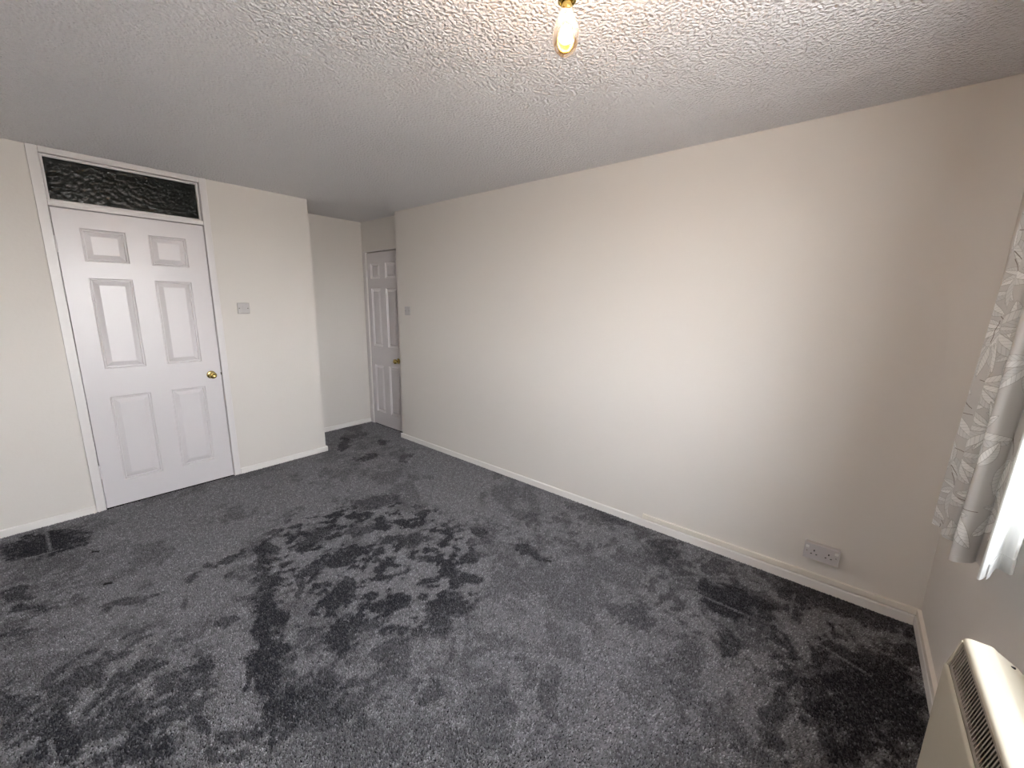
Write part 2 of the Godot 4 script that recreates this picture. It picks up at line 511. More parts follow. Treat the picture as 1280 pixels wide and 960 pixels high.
# ---------------------------------------------------------------- doors
# a six-panel moulded leaf, hinged at x = 0, facing +z, its front face at z = 0
func door_leaf(parent: Node3D, w: float, h: float, cols: Array, rows: Array, field: float) -> MeshInstance3D:
	var holes := []
	for c in cols:
		for r in rows:
			holes.append(Rect2(c[0], r[0], c[1] - c[0], r[1] - r[0]))
	var st := new_st()
	holed(st, Rect2(0.0015, 0.0, w - 0.003, h), holes, 0.0)
	var t := 0.035
	box(st, Vector3(0.0, 0.0, -t), Vector3(w, h, -0.0155))
	for e in [[Vector3(0, 0, 0), Vector3(0, h, 0), Vector3.LEFT], [Vector3(w, 0, 0), Vector3(w, h, 0), Vector3.RIGHT]]:
		var a: Vector3 = e[0]
		var b: Vector3 = e[1]
		var s: Vector3 = -e[2] * 0.0015
		var d := Vector3(0, 0, -0.0015)
		quad(st, a + s, b + s, b + d, a + d, e[2] + Vector3.BACK)
		quad(st, a + d, b + d, b + Vector3(0, 0, -0.0155), a + Vector3(0, 0, -0.0155), e[2])
	quad(st, Vector3(0, h, 0), Vector3(w, h, 0), Vector3(w, h, -0.0155), Vector3(0, h, -0.0155), Vector3.UP)
	quad(st, Vector3(0, 0, 0), Vector3(w, 0, 0), Vector3(w, 0, -0.0155), Vector3(0, 0, -0.0155), Vector3.DOWN)
	var leaf := put("leaf", st, m_gloss, parent)
	for r in holes:
		var p := new_st()
		ring_panel(p, r, [[0.0, 0.0], [0.003, -0.006], [0.006, -0.0085], [0.0095, -0.0066], [0.0125, -0.0070], [0.0155, -0.0140], [0.0175, -0.0140], [field - 0.0025, -0.0018], [field, -0.0010]])
		put("panel", p, m_gloss, leaf)
	return leaf

func door_knob(parent: Node3D, at: Vector3) -> void:
	var st := new_st()
	var out := Basis(Vector3.RIGHT, PI / 2)   # the turning axis y points to +z
	lathe(st, [Vector2(0.0, 0.0), Vector2(0.029, 0.0), Vector2(0.0305, 0.002), Vector2(0.029, 0.0045), Vector2(0.022, 0.0065), Vector2(0.014, 0.0075), Vector2(0.0115, 0.011), Vector2(0.0105, 0.022), Vector2(0.0125, 0.028), Vector2(0.0195, 0.032), Vector2(0.0245, 0.038), Vector2(0.0262, 0.045), Vector2(0.0248, 0.052), Vector2(0.0208, 0.0575), Vector2(0.0150, 0.0605), Vector2(0.0105, 0.0608), Vector2(0.0085, 0.0585), Vector2(0.0, 0.0575)], at, out, 32)
	var o := put("knob", st, m_brass, parent)
	o.set_meta("label", "polished brass knob")

func make_door_one() -> void:
	var d := thing("door_1", "tall white six-panel door with brass knob and dark fanlight above", "door", Vector3(-2.300, 0.0, BACK), 0.0, "structure")
	var w := 0.7645
	# frame: flat facings on the wall, jambs in the opening, transom bar, glazing beads
	var boards := [
		["facing", Vector3(-0.052, -0.006, -0.003), Vector3(-0.004, H - 0.001, 0.013)],
		["facing", Vector3(w + 0.0035, -0.006, -0.003), Vector3(w + 0.0475, H - 0.001, 0.013)],
		["facing", Vector3(-0.0041, 2.285, -0.003), Vector3(w + 0.0036, H - 0.001, 0.013)],
		["jamb", Vector3(-0.035, -0.006, -0.1), Vector3(-0.003, 2.305, -0.0031)],
		["jamb", Vector3(w + 0.003, -0.006, -0.1), Vector3(w + 0.035, 2.305, -0.0031)],
		["jamb", Vector3(-0.0031, 2.286, -0.1), Vector3(w + 0.0031, 2.305, -0.0031)],
		["transom_bar", Vector3(-0.0045, 1.9895, -0.09), Vector3(w + 0.004, 2.022, 0.006)],
		["door_stop", Vector3(-0.003, -0.006, -0.058), Vector3(0.012, 1.9894, -0.045)],
		["door_stop", Vector3(w - 0.012, -0.006, -0.058), Vector3(w + 0.003, 1.9894, -0.045)],
		["glazing_bead", Vector3(-0.0029, 2.0221, -0.038), Vector3(0.011, 2.2859, -0.022)],
		["glazing_bead", Vector3(w - 0.011, 2.0221, -0.038), Vector3(w + 0.0029, 2.2859, -0.022)],
		["glazing_bead", Vector3(0.0111, 2.272, -0.038), Vector3(w - 0.0111, 2.2859, -0.022)],
		["glazing_bead", Vector3(0.0111, 2.0221, -0.038), Vector3(w - 0.0111, 2.034, -0.022)],
	]
	for b in boards:
		var st := new_st()
		box(st, b[1], b[2], 0.0025)
		put(b[0], st, m_case, d)
	var leaf := door_leaf(d, w, DOOR_H, [[0.112, 0.325], [0.440, 0.650]], [[0.174, 0.778], [0.972, 1.568], [1.672, 1.874]], 0.045)
	leaf.position = Vector3(0.0, 0.004, -0.005)
	door_knob(leaf, Vector3(w - 0.066, 0.862, 0.0))
	# painted hinges and the latch plate
	for y in [1.765, 0.27]:
		var h := new_st()
		lathe(h, [Vector2(0.0, -0.05), Vector2(0.0048, -0.05), Vector2(0.0055, -0.048), Vector2(0.0055, 0.048), Vector2(0.0048, 0.05), Vector2(0.0, 0.05)], Vector3(-0.0015, y, 0.0045), Basis(), 14)
		for k in [-0.03, -0.01, 0.01, 0.03]:
			lathe(h, [Vector2(0.0055, -0.0012), Vector2(0.0062, 0.0), Vector2(0.0055, 0.0012)], Vector3(-0.0015, y + k, 0.0045), Basis(), 14)
		put("hinge", h, m_gloss, leaf)
	var l := new_st()
	box(l, Vector3(w - 0.004, 0.853, -0.012), Vector3(w + 0.0026, 0.876, 0.0012), 0.002)
	var la := put("latch", l, m_dark, leaf)
	la.set_meta("label", "dark latch bolt at the door edge")
	# obscured fanlight glass: a real dimpled sheet
	var nz := FastNoiseLite.new()
	nz.seed = 3
	nz.noise_type = FastNoiseLite.TYPE_CELLULAR
	nz.cellular_distance_function = FastNoiseLite.DISTANCE_EUCLIDEAN
	nz.cellular_return_type = FastNoiseLite.RETURN_DISTANCE
	nz.frequency = 38.0
	nz.fractal_type = FastNoiseLite.FRACTAL_NONE
	var ng := FastNoiseLite.new()
	ng.seed = 9
	ng.frequency = 16.0
	var g := new_st()
	var gx := 190
	var gy := 66
	var lo := Vector2(0.006, 2.027)
	var hi := Vector2(w - 0.006, 2.281)
	var grid := []
	for i in gx + 1:
		var col := []
		for j in gy + 1:
			var x := lerpf(lo.x, hi.x, float(i) / gx)
			var y := lerpf(lo.y, hi.y, float(j) / gy)
			var bump := 0.0014 * smoothstep(-1.0, -0.2, nz.get_noise_2d(x, y)) + 0.0008 * ng.get_noise_2d(x, y)
			col.append(Vector3(x, y, -0.0435 - bump))
		grid.append(col)
	var nor := []
	for i in gx + 1:
		var col := []
		for j in gy + 1:
			var dx: Vector3 = grid[mini(i + 1, gx)][j] - grid[maxi(i - 1, 0)][j]
			var dy: Vector3 = grid[i][mini(j + 1, gy)] - grid[i][maxi(j - 1, 0)]
			col.append(dx.cross(dy).normalized())
		nor.append(col)
	for i in gx:
		for j in gy:
			smooth_tri(g, [grid[i][j], nor[i][j]], [grid[i + 1][j], nor[i + 1][j]], [grid[i + 1][j + 1], nor[i + 1][j + 1]])
			smooth_tri(g, [grid[i][j], nor[i][j]], [grid[i + 1][j + 1], nor[i + 1][j + 1]], [grid[i][j + 1], nor[i][j + 1]])
	box(g, Vector3(lo.x, lo.y, -0.052), Vector3(hi.x, hi.y, -0.0475))
	var gm := mat(Color(0.045, 0.078, 0.075, 0.9), 0.24, 0.36)
	gm.transparency = BaseMaterial3D.TRANSPARENCY_ALPHA
	var pane := put("fanlight_pane", g, gm, d)
	pane.set_meta("label", "dark obscured glass with a dimpled surface")

func make_door_two() -> void:
	# faces -x; its local x runs along +z from the hinge side
	var w := 0.612
	var d := thing("door_2", "narrow white panelled cupboard door shut inside the shaded alcove", "door", Vector3(CUP, 0.0, -4.762), -PI / 2, "structure")
	var boards := [
		["facing", Vector3(-0.058, -0.006, -0.002), Vector3(-0.004, 2.002, 0.010)],
		["facing", Vector3(-0.0041, 1.990, -0.002), Vector3(w + 0.004, 2.002, 0.010)],
		["facing", Vector3(w + 0.004, -0.006, -0.002), Vector3(w + 0.045, 2.002, 0.010)],
	]
	for b in boards:
		var st := new_st()
		box(st, b[1], b[2], 0.003)
		put(b[0], st, m_case, d)
	var leaf := door_leaf(d, w, 1.979, [[0.070, 0.250], [0.356, 0.542]], [[0.160, 0.728], [0.945, 1.592], [1.700, 1.862]], 0.040)
	leaf.position = Vector3(0.0, 0.004, -0.005)
	door_knob(leaf, Vector3(w - 0.070, 0.806, 0.0))
	for y in [1.765, 0.27]:
		var h := new_st()
		lathe(h, [Vector2(0.0, -0.045), Vector2(0.005, -0.045), Vector2(0.005, 0.045), Vector2(0.0, 0.045)], Vector3(-0.0015, y, 0.0045), Basis(), 12)
		put("hinge", h, m_gloss, leaf)

# ---------------------------------------------------------------- window (behind the camera, lights the room)
func make_window() -> void:
	var d := thing("window_1", "white framed window between the curtains beside the viewpoint", "window", Vector3(-1.70, 0.92, 0.1), 0.0, "structure")
	var hw := 0.85
	var hh := 1.2
	var bars := [
		["frame", Vector3(-hw, 0.0, 0.0), Vector3(-hw + 0.06, hh, 0.07)],
		["frame", Vector3(hw - 0.06, 0.0, 0.0), Vector3(hw, hh, 0.07)],
		["frame", Vector3(-hw + 0.06, 0.0, 0.0), Vector3(hw - 0.06, 0.06, 0.07)],
		["frame", Vector3(-hw + 0.06, hh - 0.06, 0.0), Vector3(hw - 0.06, hh, 0.07)],
		["mullion", Vector3(-0.035, 0.06, 0.0), Vector3(0.035, hh - 0.06, 0.07)],
	]
	for b in bars:
		var st := new_st()
		box(st, b[1], b[2], 0.005)
		put(b[0], st, m_upvc, d)
	var gm := mat(Color(0.95, 0.98, 1.0, 0.04), 0.0, 0.5)
	gm.transparency = BaseMaterial3D.TRANSPARENCY_ALPHA
	for s in [[-hw + 0.06, -0.035], [0.035, hw - 0.06]]:
		var st := new_st()
		box(st, Vector3(s[0], 0.06, 0.033), Vector3(s[1], hh - 0.06, 0.037))
		put("pane", st, gm, d)
	var si := new_st()
	box(si, Vector3(-hw + 0.001, -0.001, -0.102), Vector3(hw - 0.001, 0.018, -0.001), 0.006)
	put("sill", si, m_frame, d)

# ---------------------------------------------------------------- pendant lamp
func make_lamp() -> void:
	var at := Vector3(-1.572, 2.098, -1.052)
	var d := thing("pendant_light", "lit gold-tinted filament bulb in a small brass lampholder under the ceiling", "lamp", Vector3(at.x, H, at.z))
	var y0 := at.y - H     # middle of the bulb
	var st := new_st()
	lathe(st, [Vector2(0.0, 0.0), Vector2(0.05, 0.0), Vector2(0.05, -0.008), Vector2(0.044, -0.02), Vector2(0.018, -0.026), Vector2(0.006, -0.028), Vector2(0.0, -0.028)])
	put("ceiling_rose", st, m_brass, d)
	st = new_st()
	lathe(st, [Vector2(0.0035, -0.026), Vector2(0.0035, y0 + 0.1)], Vector3.ZERO, Basis(), 12)
	put("flex", st, m_brass, d)
	st = new_st()
	lathe(st, [Vector2(0.0, y0 + 0.108), Vector2(0.008, y0 + 0.106), Vector2(0.012, y0 + 0.098), Vector2(0.0185, y0 + 0.094), Vector2(0.0195, y0 + 0.088), Vector2(0.0195, y0 + 0.070), Vector2(0.0215, y0 + 0.068), Vector2(0.0215, y0 + 0.060), Vector2(0.0190, y0 + 0.058), Vector2(0.0165, y0 + 0.058), Vector2(0.0155, y0 + 0.066), Vector2(0.0, y0 + 0.068)])
	put("lampholder", st, m_brass, d)
	st = new_st()
	lathe(st, [Vector2(0.0, y0 + 0.066), Vector2(0.0125, y0 + 0.064), Vector2(0.0125, y0 + 0.058), Vector2(0.0135, y0 + 0.055), Vector2(0.0125, y0 + 0.052), Vector2(0.0135, y0 + 0.049), Vector2(0.0125, y0 + 0.046), Vector2(0.0132, y0 + 0.042), Vector2(0.0, y0 + 0.042)])
	put("screw_cap", st, m_brass, d)
	st = new_st()
	var prof := []
	for p in [[0.0130, 0.046], [0.0150, 0.040], [0.0195, 0.030], [0.0250, 0.018], [0.0292, 0.005], [0.0312, -0.008], [0.0308, -0.021], [0.0278, -0.033], [0.0222, -0.0425], [0.0145, -0.049], [0.0065, -0.0520], [0.0, -0.0525]]:
		prof.append(Vector2(p[0], y0 + p[1]))
	var shell := prof.duplicate()
	for k in range(prof.size() - 1, -1, -1):
		shell.append(Vector2(maxf(prof[k].x - 0.0008, 0.0), prof[k].y + (0.0008 if prof[k].x < 0.012 and k > 5 else 0.0)))
	lathe(st, shell, Vector3.ZERO, Basis(), 40)
	var gm := mat(Color(1.0, 0.80, 0.42, 0.03), 0.0, 0.5)
	gm.refraction_enabled = true
	gm.refraction_scale = 0.05
	gm.emission_enabled = true
	gm.emission = Color(1.0, 0.70, 0.30)
	gm.emission_energy_multiplier = BULB_GLASS
	var bulb := put("bulb", st, gm, d)
	bulb.set_meta("label", "glowing amber glass bulb")
	st = new_st()
	for k in 8:
		var an := TAU * k / 8.0
		tube(st, [Vector3(cos(an) * 0.0125, y0 + 0.036, sin(an) * 0.0125), Vector3(cos(an) * 0.0135, y0 + 0.010, sin(an) * 0.0135), Vector3(cos(an + 0.2) * 0.006, y0 - 0.026, sin(an + 0.2) * 0.006)], 0.0021, 6)
	var fm := mat(Color(1.0, 0.9, 0.7), 0.6)
	fm.emission_enabled = true
	fm.emission = Color(1.0, 0.88, 0.66)
	fm.emission_energy_multiplier = BULB_FILAMENT
	put("filament", st, fm, bulb)
	var l := OmniLight3D.new()
	l.name = "bulb_glow"
	l.position = Vector3(0, y0 - 0.006, 0)
	l.light_color = Color(1.0, 0.84, 0.72)
	l.light_energy = BULB_LIGHT
	l.light_size = 0.025
	l.omni_range = 9.0
	l.omni_attenuation = 2.0
	l.shadow_enabled = true
	d.add_child(l)

# ---------------------------------------------------------------- switches, socket, trunking
func make_switch(label: String, at: Vector3, turn: float) -> void:
	var d := thing("light_switch", label, "light switch", at, turn)
	d.set_meta("group", "light switches on the cream walls")
	var st := new_st()
	box(st, Vector3(-0.043, -0.043, 0.0), Vector3(0.043, 0.043, 0.009), 0.003)
	put("plate", st, m_plastic, d)
	st = new_st()
	box(st, Vector3(-0.0115, -0.017, 0.006), Vector3(0.0115, 0.017, 0.0095), 0.001)
	put("rocker_surround", st, m_plastic, d)
	st = new_st()
	var a := [Vector3(-0.009, -0.0145, 0.0095), Vector3(0.009, -0.0145, 0.0095), Vector3(0.009, 0.0145, 0.0135), Vector3(-0.009, 0.0145, 0.0135)]
	quad(st, a[0], a[1], a[2], a[3], Vector3.BACK)
	for i in 4:
		var b: Vector3 = a[(i + 1) % 4]
		var c: Vector3 = a[i]
		quad(st, c, b, Vector3(b.x, b.y, 0.008), Vector3(c.x, c.y, 0.008), Vector3(c.x + b.x, c.y + b.y, 0))
	put("rocker", st, m_plastic, d)
	for s in [-0.030, 0.030]:
		st = new_st()
		lathe(st, [Vector2(0.0045, 0.0088), Vector2(0.0045, 0.0094), Vector2(0.0036, 0.0102), Vector2(0.0, 0.0103)], Vector3(s, 0, 0), Basis(Vector3.RIGHT, PI / 2), 14)
		put("screw", st, m_steel, d)

func make_socket() -> void:
	var d := thing("double_socket", "white double power socket with two switches low on the cream wall", "socket", Vector3(0.0, 0.2155, -0.3915), -PI / 2)
	var st := new_st()
	box(st, Vector3(-0.072, -0.042, 0.0), Vector3(0.072, 0.042, 0.0275), 0.003)
	put("mounting_box", st, m_plastic, d)
	st = new_st()
	var holes := []
	for s in [-0.030, 0.030]:
		holes.append(Rect2(s - 0.0025, 0.0035, 0.005, 0.0095))
		for t in [-0.011, 0.011]:
			holes.append(Rect2(s + t - 0.0036, -0.0135, 0.0072, 0.005))
	var z := 0.036
	holed(st, Rect2(-0.071, -0.041, 0.142, 0.082), holes, z)
	# chamfered rim
	var o := [Vector3(-0.0735, -0.0435, z - 0.003), Vector3(0.0735, -0.0435, z - 0.003), Vector3(0.0735, 0.0435, z - 0.003), Vector3(-0.0735, 0.0435, z - 0.003)]
	var i := [Vector3(-0.071, -0.041, z), Vector3(0.071, -0.041, z), Vector3(0.071, 0.041, z), Vector3(-0.071, 0.041, z)]
	for k in 4:
		var n: Vector3 = o[k] + o[(k + 1) % 4]
		quad(st, o[k], o[(k + 1) % 4], i[(k + 1) % 4], i[k], Vector3(n.x, n.y, 0.1))
		quad(st, o[k], o[(k + 1) % 4], o[(k + 1) % 4] + Vector3(0, 0, -0.006), o[k] + Vector3(0, 0, -0.006), Vector3(n.x, n.y, 0))
	put("faceplate", st, m_socket, d)
	for h in holes:
		st = new_st()
		var e: Rect2 = h
		var p := [Vector3(e.position.x, e.position.y, z), Vector3(e.end.x, e.position.y, z), Vector3(e.end.x, e.end.y, z), Vector3(e.position.x, e.end.y, z)]
		var back := Vector3(0, 0, -0.006)
		var mid := Vector3(e.get_center().x, e.get_center().y, z)
		for k in 4:
			quad(st, p[k], p[(k + 1) % 4], p[(k + 1) % 4] + back, p[k] + back, mid - (p[k] + p[(k + 1) % 4]) * 0.5)
		quad(st, p[0] + back, p[1] + back, p[2] + back, p[3] + back, Vector3.BACK)
		put("pin_hole", st, m_dark, d)
	for s in [-0.060, 0.060]:
		st = new_st()
		box(st, Vector3(s - 0.0075, 0.016, z - 0.002), Vector3(s + 0.0075, 0.031, z + 0.0035), 0.0025)
		put("rocker", st, m_upvc, d)
	for s in [-0.004, 0.004]:
		st = new_st()
		lathe(st, [Vector2(0.0028, 0.0), Vector2(0.0026, 0.0007), Vector2(0.0, 0.0008)], Vector3(s * 15.0, 0, z), Basis(Vector3.RIGHT, PI / 2), 12)
		put("screw", st, m_steel, d)

func make_trunking() -> void:
	var d := thing("cable_trunking", "slim white cable trunking along the top of the long skirting board", "cable trunking", Vector3(0, 0.0495, -1.335))
	var q := 1.335
	var st := new_st()
	box(st, Vector3(-0.0022, 0.0, 0.0015), Vector3(0.0, 0.0335, q), 0.0005)
	box(st, Vector3(-0.0120, 0.0068, 0.0015), Vector3(-0.0023, 0.0330, q - 0.0025), 0.0005)
	box(st, Vector3(-2.9, 0.0, q - 0.0022), Vector3(-0.0023, 0.0335, q), 0.0005)
	box(st, Vector3(-2.9, 0.0068, q - 0.0120), Vector3(-0.0121, 0.0330, q - 0.0023), 0.0005)
	put("channel", st, m_trunk, d)
	st = new_st()
	box(st, Vector3(-0.0152, 0.0062, 0.0015), Vector3(-0.0122, 0.0345, q - 0.0125), 0.0012)
	box(st, Vector3(-0.0152, 0.0332, 0.0015), Vector3(0.0, 0.0350, q - 0.0125), 0.0006)
	put("lid", st, m_trunk, d)
	st = new_st()
	box(st, Vector3(-2.9, 0.0062, q - 0.0152), Vector3(-0.0154, 0.0345, q - 0.0122), 0.0012)
	box(st, Vector3(-2.9, 0.0332, q - 0.0152), Vector3(-0.0154, 0.0350, q), 0.0006)
	put("lid", st, m_trunk, d)
	st = new_st()
	box(st, Vector3(-0.0160, 0.0004, -0.002), Vector3(0.0, 0.0360, 0.0014), 0.001)
	put("end_cap", st, m_trunk, d)

# ---------------------------------------------------------------- storage heater
func make_heater() -> void:
	var x0 := -2.12
	var x1 := -1.28
	var d := thing("storage_heater", "ivory storage heater with a slotted top grille below the curtain", "heater", Vector3((x0 + x1) * 0.5, 0, 0))
	var hw := (x1 - x0) * 0.5
	# side profile (z, y), from the foot of the front round to the wall
	var lip_z := -0.1635
	var prof := [Vector2(-0.1650, 0.02), Vector2(-0.1655, 0.60), Vector2(-0.1650, 0.672), Vector2(-0.1632, 0.6785), Vector2(-0.1600, 0.681)]
	var top := [Vector2(-0.1470, 0.745), Vector2(-0.1460, 0.7505), Vector2(-0.1425, 0.7545), Vector2(-0.1360, 0.7562), Vector2(-0.1080, 0.7562), Vector2(-0.1030, 0.7545), Vector2(-0.0970, 0.7490), Vector2(-0.0660, 0.7285), Vector2(-0.0560, 0.7165), Vector2(-0.0480, 0.690), Vector2(-0.0450, 0.640), Vector2(-0.0450, 0.02)]
	var st := new_st()
	strip(st, prof, hw, Vector3(0, 0.2, -1))
	put("front_panel", st, m_ivory, d)
	st = new_st()
	strip(st, top, hw, Vector3(0, 1, 0.3))
	put("top_casing", st, m_ivory, d)
	# ends, leaving the grille's mouth
	for s in [-1.0, 1.0]:
		st = new_st()
		var ring := []
		for p in prof: ring.append(p)
		for p in top: ring.append(p)
		var poly := PackedVector2Array(ring)
		var idx := Geometry2D.triangulate_polygon(poly)
		for k in range(0, idx.size(), 3):
			tri(st, Vector3(s * hw, poly[idx[k]].y, poly[idx[k]].x), Vector3(s * hw, poly[idx[k + 1]].y, poly[idx[k + 1]].x), Vector3(s * hw, poly[idx[k + 2]].y, poly[idx[k + 2]].x), Vector3(s, 0, 0))
		put("end_panel", st, m_ivory, d)
	# rear legs and wall bracket
	for s in [-1.0, 1.0]:
		st = new_st()
		box(st, Vector3(s * (hw - 0.06) - 0.03, -0.006, -0.15), Vector3(s * (hw - 0.06) + 0.03, 0.0205, -0.06), 0.003)
		put("foot", st, m_dark, d)
	st = new_st()
	box(st, Vector3(-hw + 0.1, 0.40, -0.0451), Vector3(hw - 0.1, 0.44, -0.0005), 0.001)
	put("wall_bracket", st, m_steel, d)
	# grille: a frame leaning with the mouth, a dark cavity, separate slats
	var b0 := Vector3(0, 0.681, -0.1600)
	var b1 := Vector3(0, 0.745, -0.1470)
	var up := (b1 - b0).normalized()
	var out := Vector3(0, -up.z, up.y)     # into the heater (+z side)
	if out.z < 0.0:
		out = -out
	var m_grille := mat(Color(0.55, 0.52, 0.475), 0.5)
	var g := new_st()
	var ln := b0.distance_to(b1)
	slab(g, b0, up, out, -hw, hw, 0.0, 0.0085, 0.001, 0.007)
	slab(g, b0, up, out, -hw, hw, ln - 0.0065, ln, 0.001, 0.007)
	slab(g, b0, up, out, hw - 0.0125, hw - 0.0075, 0.0, ln, 0.0005, 0.007)
	slab(g, b0, up, out, -hw + 0.0075, -hw + 0.0125, 0.0, ln, 0.0005, 0.007)
	for s in [-1.0, 1.0]:
		var rim := new_st()
		slab(rim, b0, up, out, s * (hw - 0.00375) - 0.00375, s * (hw - 0.00375) + 0.00375, -0.001, ln + 0.001, -0.0022, 0.008)
		put("end_rim", rim, m_ivory, d)
	var gr := put("grille", g, m_grille, d)
	var cav := new_st()
	slab(cav, b0, up, out, -hw + 0.002, hw - 0.002, 0.001, ln - 0.001, 0.020, 0.022)
	put("cavity", cav, m_dark, gr)
	var one := new_st()
	slab(one, Vector3.ZERO, up, out, -0.0018, 0.0018, 0.0080, ln - 0.0060, 0.0012, 0.0018)
	var slat := one.commit()
	var x := hw - 0.0170
	while x > -hw + 0.014:
		put_mesh("slat", slat, m_grille, gr, b0 + Vector3(x, 0, 0))
		x -= 0.00985
	# charge control cover: shallow slot marks in the sloping back of the top
	st = new_st()
	var c0 := Vector3(hw - 0.016, 0.7365, -0.0782)
	box(st, c0 + Vector3(-0.003, -0.0015, -0.0045), c0 + Vector3(0.0015, 0.0015, 0.0045), 0.0005)
	put("vent_slot", st, m_dark, d)

func strip(st: SurfaceTool, p: Array, hw: float, towards: Vector3) -> void:
	var nor := []
	for i in p.size():
		var t: Vector2 = (p[mini(i + 1, p.size() - 1)] - p[maxi(i - 1, 0)]).normalized()
		var n := Vector3(0, -t.x, t.y)   # p is (z, y)
		nor.append(n)
	var mid: int = p.size() / 3
	if nor[mid].dot(towards) < 0.0:
		for i in nor.size():
			nor[i] = -nor[i]
	for i in p.size() - 1:
		var a := [Vector3(-hw, p[i].y, p[i].x), nor[i]]
		var b := [Vector3(hw, p[i].y, p[i].x), nor[i]]
		var c := [Vector3(hw, p[i + 1].y, p[i + 1].x), nor[i + 1]]
		var d := [Vector3(-hw, p[i + 1].y, p[i + 1].x), nor[i + 1]]
		smooth_tri(st, a, b, c)
		smooth_tri(st, a, c, d)

# box in a leaning frame: x from xa to xb, u along up, v along out
func slab(st: SurfaceTool, o: Vector3, up: Vector3, out: Vector3, xa: float, xb: float, ua: float, ub: float, va: float, vb: float) -> void:
	var c := []
	for k in 8:
		c.append(o + Vector3.RIGHT * (xb if k & 1 else xa) + up * (ub if k & 2 else ua) + out * (vb if k & 4 else va))
	quad(st, c[0], c[1], c[3], c[2], -out)
	quad(st, c[4], c[5], c[7], c[6], out)
	quad(st, c[0], c[2], c[6], c[4], Vector3.LEFT)
	quad(st, c[1], c[3], c[7], c[5], Vector3.RIGHT)
	quad(st, c[0], c[1], c[5], c[4], -up)
	quad(st, c[2], c[3], c[7], c[6], up)

# ---------------------------------------------------------------- curtain
func leaf_print(size: int) -> ImageTexture:
	var im := Image.create(size, size, false, Image.FORMAT_RGB8)
	im.fill(Color(0.82, 0.815, 0.805))
	rng.seed = 91
	# slubs of the weave
	for k in 1500:
		var x := rng.randi() % size
		var y := rng.randi() % size
		var v := rng.randf_range(-0.03, 0.03)
		im.fill_rect(Rect2i(x, y, rng.randi_range(6, 40), 1), Color(0.82 + v, 0.815 + v, 0.805 + v))
	for cl in 32:
		var c := Vector2(rng.randf(), rng.randf()) * size
		var base := rng.randf() * TAU
		var n := rng.randi_range(3, 6)
		for k in n:
			var an := base + (k - n * 0.5) * rng.randf_range(0.45, 0.75)
			var ln := rng.randf_range(0.10, 0.19) * size
			leaf(im, c + Vector2(cos(an), sin(an)) * ln * 0.12, an, ln, ln * rng.randf_range(0.30, 0.42), rng.randf_range(-0.03, 0.06))
		# stem
		for s in 90:
			var p := c - Vector2(cos(base + 0.05 * sin(s * 0.1)), sin(base)) * s * size / 900.0
			im.fill_rect(Rect2i(int(p.x) % size, int(p.y) % size, 3, 3), Color(0.52, 0.49, 0.46))
	return ImageTexture.create_from_image(im)

func leaf(im: Image, o: Vector2, an: float, ln: float, wd: float, tone: float) -> void:
	var size := im.get_width()
	var ax := Vector2(cos(an), sin(an))
	var r := int(ln * 0.62)
	var mid := o + ax * ln * 0.5
	for y in range(int(mid.y) - r, int(mid.y) + r):
		for x in range(int(mid.x) - r, int(mid.x) + r):
			var q := Vector2(x, y) - o
			var u := q.dot(ax) / ln
			if u <= 0.0 or u >= 1.0:
				continue
			var v := q.dot(Vector2(-ax.y, ax.x)) - ln * 0.06 * sin(u * 3.0)
			var half := wd * 0.5 * pow(sin(PI * pow(u, 0.8)), 0.8)
			if absf(v) > half:
				continue
			var c := Color(0.925 + tone, 0.925 + tone, 0.92 + tone)
			if half - absf(v) < size * 0.0022:
				c = Color(0.74, 0.73, 0.72)
			elif absf(v) < size * 0.0014:
				c = Color(0.81, 0.80, 0.79)
			elif v > 0.0:
				c = c.darkened(0.07)
			if absf(fposmod(u * 9.0 - absf(v) / wd * 3.0, 1.0) - 0.5) < 0.06:
				c = c.darkened(0.12)
			im.set_pixel(posmod(x, size), posmod(y, size), c)

